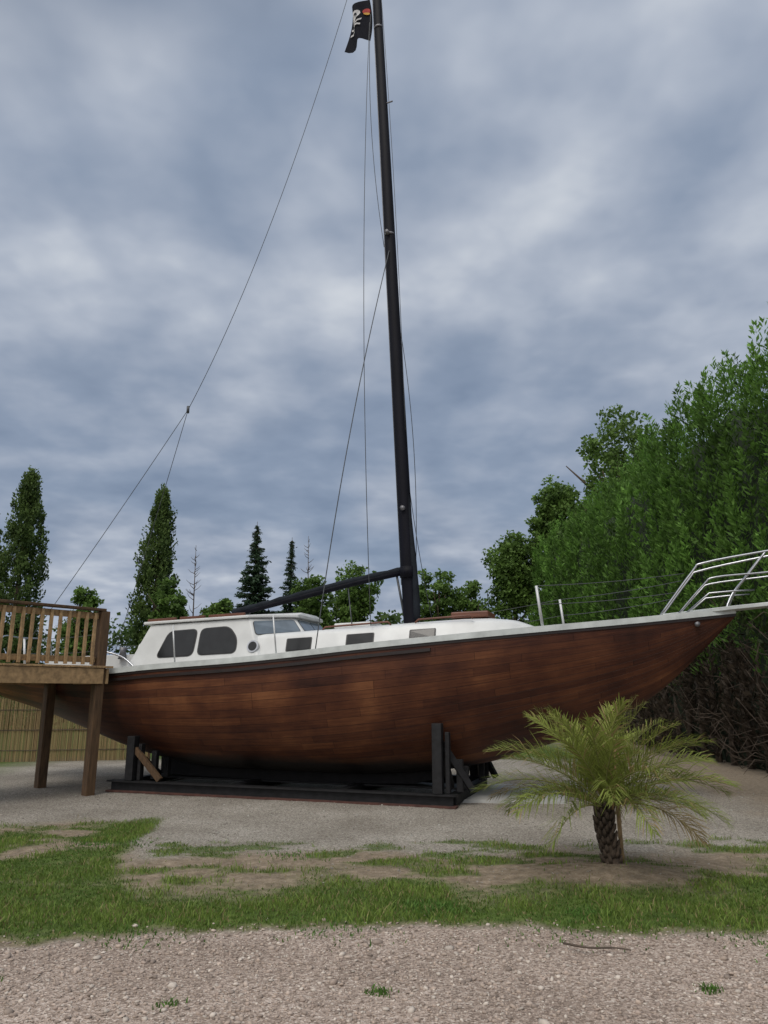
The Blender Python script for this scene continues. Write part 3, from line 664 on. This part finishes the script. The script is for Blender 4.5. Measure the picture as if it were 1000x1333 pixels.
fit.append(([(mz(4.6),0,4.62),(mz(4.6),-.15,4.6)],.04)); fit.append(([(mz(10)+.0,0,10),(mz(10)-.02,-.15,10)],.04)); fit.append(([(mz(13),0,13),(mz(13)+.22,-.05,12.97)],.015))
tubes('mast_fittings',fit,M_dull,boat,12)
bp_=[(1.9,-.0,3.52),(1.0,-.06,3.36),(0,-.1,3.15),(-.8,-.14,2.98),(-1.25,-.16,2.89)]
tubes('boom',[(bp_,[.05,.052,.052,.048,.045])],M_mast,boat,12)
tubes('sail_cover',[(smooth_pts([(p[0],p[1],p[2]+.045) for p in bp_],5),[.038+.02*abs(math.sin(k*1.7)) for k in range(21)])],M_boomc,boat,10)
tubes('mainsheet',[([(-.9,-.14,2.93),(-.9,-.3,2.78)],.012),([(.9,-.06,3.30),(1.15,-.5,2.6)],.01),([(1.75,0,3.5),(1.9,0,2.7)],.02)],M_wire,boat,6)
def sag(p,q,s,n=24,bow=(0,0)):
    p=Vector(p);q=Vector(q); return [p.lerp(q,i/n)+Vector((bow[0],bow[1],-s))*(4*(i/n)*(1-i/n)) for i in range(n+1)]
W_=.0062
wires=[(sag((mz(17.7)-.1,0,17.7),(-2.5,-.1,6.95),.95),W_),((sag((-2.5,-.1,6.95),(-5.7,-.6,2.0),.06)),W_),((sag((-2.5,-.1,6.95),(-4.7,1.0,2.0),.05)),W_),
 (sag((mz(9.6),-.1,9.6),(.95,-1.5,2.15),.0,bow=(-.10,0)),.0085),
 (sag((mz(15)-.16,-.1,15),(1.65,-1.0,2.55),0,bow=(-.12,0)),W_),(sag((mz(15)-.14,-.1,15.2),(mz(9.6)-.1,-.1,9.7),0,bow=(-.12,0)),W_),
 (sag((mz(8.3),.1,8.3),(2.1,1.45,2.25),.0,bow=(-.16,0)),W_),
 (sag((mz(16)+.10,-.05,16),(mz(6)+.12,-.1,6.0),0,bow=(.05,0)),W_*.9),(sag((mz(8)+.1,0,8),(mz(4)+.15,.05,3.7),0,bow=(.10,0)),W_),
 ([(-2.5,-.1,7.02),(-2.5,-.1,6.88)],.03)]
tubes('standing_rigging',wires,M_wire,boat,5)
def rim(t,sd_,dz=0): return Vector((t,sd_*(float(B(t))-.04),float(HS(t))+.03+dz))
stl=[];ends={}
for sd_ in (-1,1):
    for t in (-5.0,-3.0,-1.45,.35,4.25):
        tt_=t if sd_<0 else t+.15
        a=rim(tt_,sd_); tp=a+Vector((-.06,sd_*.03,.60 if t>-4 else .58)); stl.append(([a,tp],.021 if t>4 or t<-2.5 else .012)); ends[(sd_,t)]=(a,tp)
tubes('stanchions',stl,M_alu,boat,8)
ll=[]
for sd_ in (-1,1):
    for fr in (1.0,.55):
        a=ends[(sd_,4.25)]; p=a[0].lerp(a[1],fr); q=Vector((5.97+.27*fr,sd_*.38,2.62+.60*fr)); ll.append((sag(p,q,.03),.0055))
        b_=ends[(sd_,.35)]; pp=b_[0].lerp(b_[1],fr)
        if sd_>0: ll.append((sag(p,pp,.05),.0045))
        ll.append((sag(ends[(sd_,-3.0)][0].lerp(ends[(sd_,-3.0)][1],fr),ends[(sd_,-5.0)][0].lerp(ends[(sd_,-5.0)][1],fr),.03),.005))
tubes('lifelines',ll,M_wire,boat,5)
tubes('stern_pushpit',[(smooth_pts([rim(-3.2,-1),rim(-3.1,-1,.30),rim(-2.7,-1,.22)+Vector((0,.15,0)),rim(-2.4,-1,.0)+Vector((0,.2,0))],5),.016),(smooth_pts([rim(-5.9,-1),rim(-5.95,-1,.6),Vector((-6.1,0,2.6)),rim(-5.95,1,.6),rim(-5.9,1)],5),.016)],M_steel,boat,8)
pl=[];r=.0165
for sd_ in (-1,1):
    A0=rim(5.85,sd_); A1=Vector((6.42,sd_*.38,3.33)); A2=Vector((7.35,sd_*.27,3.50)); A3=Vector((8.0,sd_*.20,3.58))
    pl.append((smooth_pts([A0,A0.lerp(A1,.88),A1+Vector((.10,0,.03)),A2,A3],4),r))
    B0=rim(6.1,sd_); B1=Vector((6.55,sd_*.35,3.12)); pl.append((smooth_pts([B0,B0.lerp(B1,.85),B1+Vector((.1,0,.03)),Vector((7.3,sd_*.25,3.20)),Vector((8.0,sd_*.2,3.26))],4),r*.8))
    pl.append(([rim(6.2,sd_,0),Vector((6.55,sd_*.31,2.93)),Vector((6.85,sd_*.28,2.95)),Vector((7.15,sd_*.26,2.96))],r*.75))
    C0=Vector((6.78,sd_*.1,2.70)); pl.append((smooth_pts([C0,Vector((6.9,sd_*.2,2.95)),Vector((7.12,sd_*.27,3.22)),A2],4),r))
    D0=Vector((7.35,sd_*.14,2.73)); pl.append((smooth_pts([D0,Vector((7.5,sd_*.2,3.0)),Vector((7.85,sd_*.2,3.3)),A3],4),r))
pl.append(([Vector((8.0,-.2,3.58)),Vector((8.06,0,3.58)),Vector((8.0,.2,3.58))],r)); pl.append(([Vector((8.0,-.2,3.26)),Vector((8.06,0,3.26)),Vector((8.0,.2,3.26))],r))
tubes('bow_pulpit',pl,M_steel,boat,10)
V=[];F=[]
for (t,wd,z_) in ((5.9,.20,2.64),(6.9,.17,2.735),(8.0,.14,2.82)):
    V+=[(t,-wd,z_-.03),(t,-wd,z_+.025),(t,wd,z_+.025),(t,wd,z_-.03)]
for i in range(2):
    for k in range(4): F.append((i*4+k,(i+1)*4+k,(i+1)*4+(k+1)%4,i*4+(k+1)%4))
F+=[(0,1,2,3),(11,10,9,8)]
mesh_py('bowsprit_plank',V,F,M_rail,boat,bevel=.008)
tubes('bow_fairlead',[([(6.35,-float(B(6.35))-.005+.03,2.50),(6.36,-float(B(6.35))-.035,2.50)],.035)],M_dull,boat,12)
# flag
V=[];nu,nv=10,16
def fp(u,v): 
    h=15.62-.12*u-v*1.05; return Vector((mz(15)-.16-.42*u-.10*v*(u)+.05*math.sin(u*7+v*3),-.12+.07*math.sin(u*7+v*2.2),h+.06*math.sin(u*6)))
for j in range(nv+1):
    for i in range(nu+1): V.append(fp(i/nu,j/nv))
F=[(j*(nu+1)+i,j*(nu+1)+i+1,(j+1)*(nu+1)+i+1,(j+1)*(nu+1)+i) for j in range(nv) for i in range(nu)]
flag=empty('pirate_flag',(-1.45,12.95,0),yaw)
mesh_py('cloth',V,F,M_ftex,flag,smooth=True)
def patch(nm,cu_,cv,ru,rv,mt,off=.012,n=14):
    V=[fp(cu_,cv)-Vector((0,off,0))]+[fp(cu_+math.cos(k*2*math.pi/n)*ru,cv+math.sin(k*2*math.pi/n)*rv)-Vector((0,off,0)) for k in range(n)]
    mesh_py(nm,V,[(0,1+k,1+(k+1)%n) for k in range(n)],mt,flag)
patch('skull',.62,.33,.25,.12,M_fwhite); patch('jaw',.62,.45,.15,.07,M_fwhite,.018); patch('eye',.52,.35,.06,.035,M_ftex,.03); patch('eye',.74,.35,.06,.035,M_ftex,.03)
patch('bandana',.22,.30,.11,.07,M_fred,.014); patch('bandana_trim',.20,.37,.09,.03,M_fyel,.022)
def strip(nm,a,b_,wd,mt):
    n=6;V=[]
    for k in range(n+1):
        u=a[0]+(b_[0]-a[0])*k/n; v=a[1]+(b_[1]-a[1])*k/n; V+= [fp(u,v-wd)-Vector((0,.024,0)),fp(u,v+wd)-Vector((0,.024,0))]
    mesh_py(nm,V,[(2*k,2*k+2,2*k+3,2*k+1) for k in range(n)],mt,flag)
strip('bone',(.3,.5),(.95,.64),.02,M_fwhite); strip('bone',(.95,.5),(.3,.64),.02,M_fwhite)
# ---------------------------------------------------------------- cradle
cr_=empty('boat_cradle',(-1.45,12.95,0),yaw)
for s_ in (-1.22,1.22):
    beam('long_beam_web',(-2.7,s_,.085),(2.95,s_,.085),.03,.14,M_black,cr_,bevel=0)
    beam('long_beam_top',(-2.75,s_,.165),(3.0,s_,.165),.16,.022,M_black,cr_,bevel=0)
    beam('long_beam_foot',(-2.75,s_,.014),(3.0,s_,.014),.17,.026,M_rust,cr_,bevel=0)
for t in (-2.66,-.6,1.2,2.9):
    beam('cross_beam',(t,-1.13,.09),(t,1.13,.09),.14,.135,M_black,cr_)
beam('keel_plank',(-2.6,0,.135),(2.8,0,.135),.5,.03,M_black,cr_)
for t in (-2.35,2.74):
    for s_ in (-1,1):
        hh=1.12 if t>0 else .86
        beam('upright',(t,s_*1.22,.18),(t,s_*1.22,hh),.14,.14,M_black,cr_,up=(0,1,0)); 
        beam('upright_pad',(t+.13,s_*1.16,.18),(t+.13,s_*1.16,hh-.12),.06,.10,M_black,cr_,up=(0,1,0))
        d=-1 if t>0 else 1
        beam('brace',(t,s_*1.14,hh-.25),(t,s_*.45,.2),.09,.09,M_black,cr_)
        if t<0: beam('brace',(t+d*.05,s_*1.22,hh-.2),(t+d*.55,s_*1.22,.2),.07,.09,M_post,cr_)
        else: beam('brace',(t+.03,s_*1.10,.85),(t+.42,s_*.9,.2),.07,.09,M_black,cr_)
        beam('side_brace',(t+.25,s_*.95,.18),(t+.25,s_*.95,.62),.09,.09,M_black,cr_)
        beam('side_brace',(t+.25,s_*.6,.18),(t+.25,s_*.6,.5),.09,.09,M_black,cr_)
o=mesh_py('concrete_slab',[(.9,11.4,.035),(2.6,11.25,.035),(3.1,13.2,.035),(1.2,13.4,.035),(.9,11.4,-.05),(2.6,11.25,-.05),(3.1,13.2,-.05),(1.2,13.4,-.05)],[(0,1,2,3),(4,5,1,0),(5,6,2,1),(6,7,3,2),(7,4,0,3)],M_conc)
# ---------------------------------------------------------------- wooden deck platform
pf=empty('timber_walkway',(0,0,0))
A=Vector((-4.6,12.2,0)); U=Vector((-.64,-.77,0)).normalized(); Vv=Vector((-.77,.64,0)).normalized()
def P3(u,v,z_): return A+U*u+Vv*v+Vector((0,0,z_))
beam('corner_post',P3(0,0,-.05),P3(0,0,2.84),.15,.15,M_post,pf,up=U,bevel=.012)
beam('back_post',P3(0.05,1.45,-.05),P3(.05,1.45,1.7),.15,.15,M_post,pf,up=U,bevel=.012)
beam('outer_post',P3(4.6,0,-.05),P3(4.6,0,2.84),.15,.15,M_post,pf,up=U); beam('outer_post',P3(4.6,1.45,-.05),P3(4.6,1.45,1.7),.15,.15,M_post,pf,up=U)
beam('fascia',P3(-.02,-.10,1.80),P3(5.2,-.10,1.80),.045,.24,M_pine,pf); beam('fascia_back',P3(-.02,1.55,1.80),P3(5.2,1.55,1.80),.045,.24,M_pine,pf)
beam('end_fascia',P3(-.10,-.1,1.80),P3(-.10,1.55,1.80),.045,.24,M_pine,pf)
for u in np.arange(.4,5.2,.5): beam('joist',P3(u,-.07,1.79),P3(u,1.52,1.79),.05,.18,M_pine,pf,bevel=0)
u=-.1
while u<5.2:
    beam('deck_board',P3(u,-.14,1.945),P3(u,1.6,1.945),.138,.032,M_pine,pf,bevel=.003); u+=.146
beam('top_rail',P3(.0,-.01,2.86),P3(5.2,-.01,2.86),.14,.04,M_post,pf); beam('upper_rail',P3(.08,0.02,2.76),P3(5.2,0.02,2.76),.045,.10,M_pine,pf); beam('lower_rail',P3(.08,0.02,2.06),P3(5.2,0.02,2.06),.045,.09,M_pine,pf)
u=.16
while u<5.1:
    beam('baluster',P3(u,-.03,1.98),P3(u,-.03,2.80),.045,.045,M_pine,pf,up=U,bevel=.003); u+=.145
# ---------------------------------------------------------------- palm
palm=empty('palm_tree',(PALM[0],PALM[1],.07))
L_=[];tk=smooth_pts([(.02,0,-.10),(0,0,.15),(-.03,0,.34),(-.02,0,.53)],6)
tubes('trunk',[(tk,[.072+.018*math.exp(-k*.5)+.005*math.sin(k*2.2)-.001*k for k in range(len(tk))])],M_bark,palm,12)
for k in range(110):
    q=k/110; p=tk[int(q*(len(tk)-1))]; a=k*2.4; d=Vector((math.cos(a),math.sin(a),0)); L_.append(([p+d*.052,p+d*.080+Vector((0,0,.03)),p+d*.092+Vector((0,0,.062))],[.022,.017,.006]))
tubes('leaf_boots',L_,M_bark,palm,5)
V=[];F=[];cc=[];rach=[]
NF=46
for i in range(NF):
    q=i/NF; a=i*2.39996+random.uniform(-.25,.25); el=R(84-68*q**.8+random.uniform(-7,7)); Lf=random.uniform(.98,1.18)*(1.0 if q>.15 else .85)
    p=Vector((-.02,0,.49+.06*(1-q))); pts=[p.copy()]; e=el; ns=22; ca,sa=math.cos(a),math.sin(a); droop=random.uniform(.7,1.1)
    for k in range(ns):
        pts.append(pts[-1]+Vector((ca*math.cos(e),sa*math.cos(e),math.sin(e)))*Lf/ns); e-=R(1.2+2.0*(k/ns)+1.0*math.cos(el))*droop
    rach.append((pts[::2],[.010-.0008*z_ for z_ in range(len(pts[::2]))]))
    yel=np.array([.22,.25,.055])*(1-.4*q)+np.array([.11,.18,.04])*.4*q
    if q>.93 : yel=np.array([.22,.17,.08])
    nl=54; tw=random.uniform(-.5,.5)
    for s in range(nl):
        f_=.14+.86*s/nl; fi=f_*ns; k=min(int(fi),ns-1); base=pts[k].lerp(pts[k+1],fi-k); d=(pts[k+1]-pts[k]).normalized()
        side=d.cross(Vector((0,0,1)));
        if side.length<.1: side=Vector((-sa,ca,0))
        side.normalize(); upv=side.cross(d).normalized()
        side,upv=side*math.cos(tw)+upv*math.sin(tw),upv*math.cos(tw)-side*math.sin(tw)
        ll_=.28*math.sin(math.pi*min(1,(f_*.86+.12)))**.6*random.uniform(.7,1.2)
        for sg in (-1,1):
            dirv=(side*sg*(.8-.35*f_)*random.uniform(.7,1.2)+d*(.6+.5*f_)+upv*random.uniform(.0,.8)).normalized(); w_=.0045
            p0_=base; p1_=base+dirv*ll_*.5; p2_=base+dirv*ll_+Vector((0,0,-ll_*random.uniform(.1,.45)))
            wv=dirv.cross(upv).normalized()*w_; o=len(V)
            V+=[p0_-wv*.6,p0_+wv*.6,p1_+wv,p1_-wv,p2_+wv*.15,p2_-wv*.15]; F+=[(o,o+1,o+2,o+3),(o+3,o+2,o+4,o+5)]
            c_=yel*random.uniform(.65,1.3)
            if random.random()<.1: c_=np.array([.30,.22,.10])
            cc+=[c_]*4+[c_*1.15]*2
mesh_np('leaflets',[tuple(v) for v in V],F,M_leaf,palm,col=np.array(cc))
M_rach=simple('rachis',(.20,.20,.06),.6)
tubes('frond_stems',rach,M_rach,palm,5)
tubes('dead_spathe',[(smooth_pts([(0.02,-.1,.5),(.05,-.16,.8),(.06,-.15,1.0),(.10,-.14,.92)],4),.010)],simple('spathe',(.26,.16,.08),.8),palm,6)
tubes('support_stake',[([(.18,.25,-.1),(.17,.25,.5)],.02)],M_pine,palm,6)
print('done')
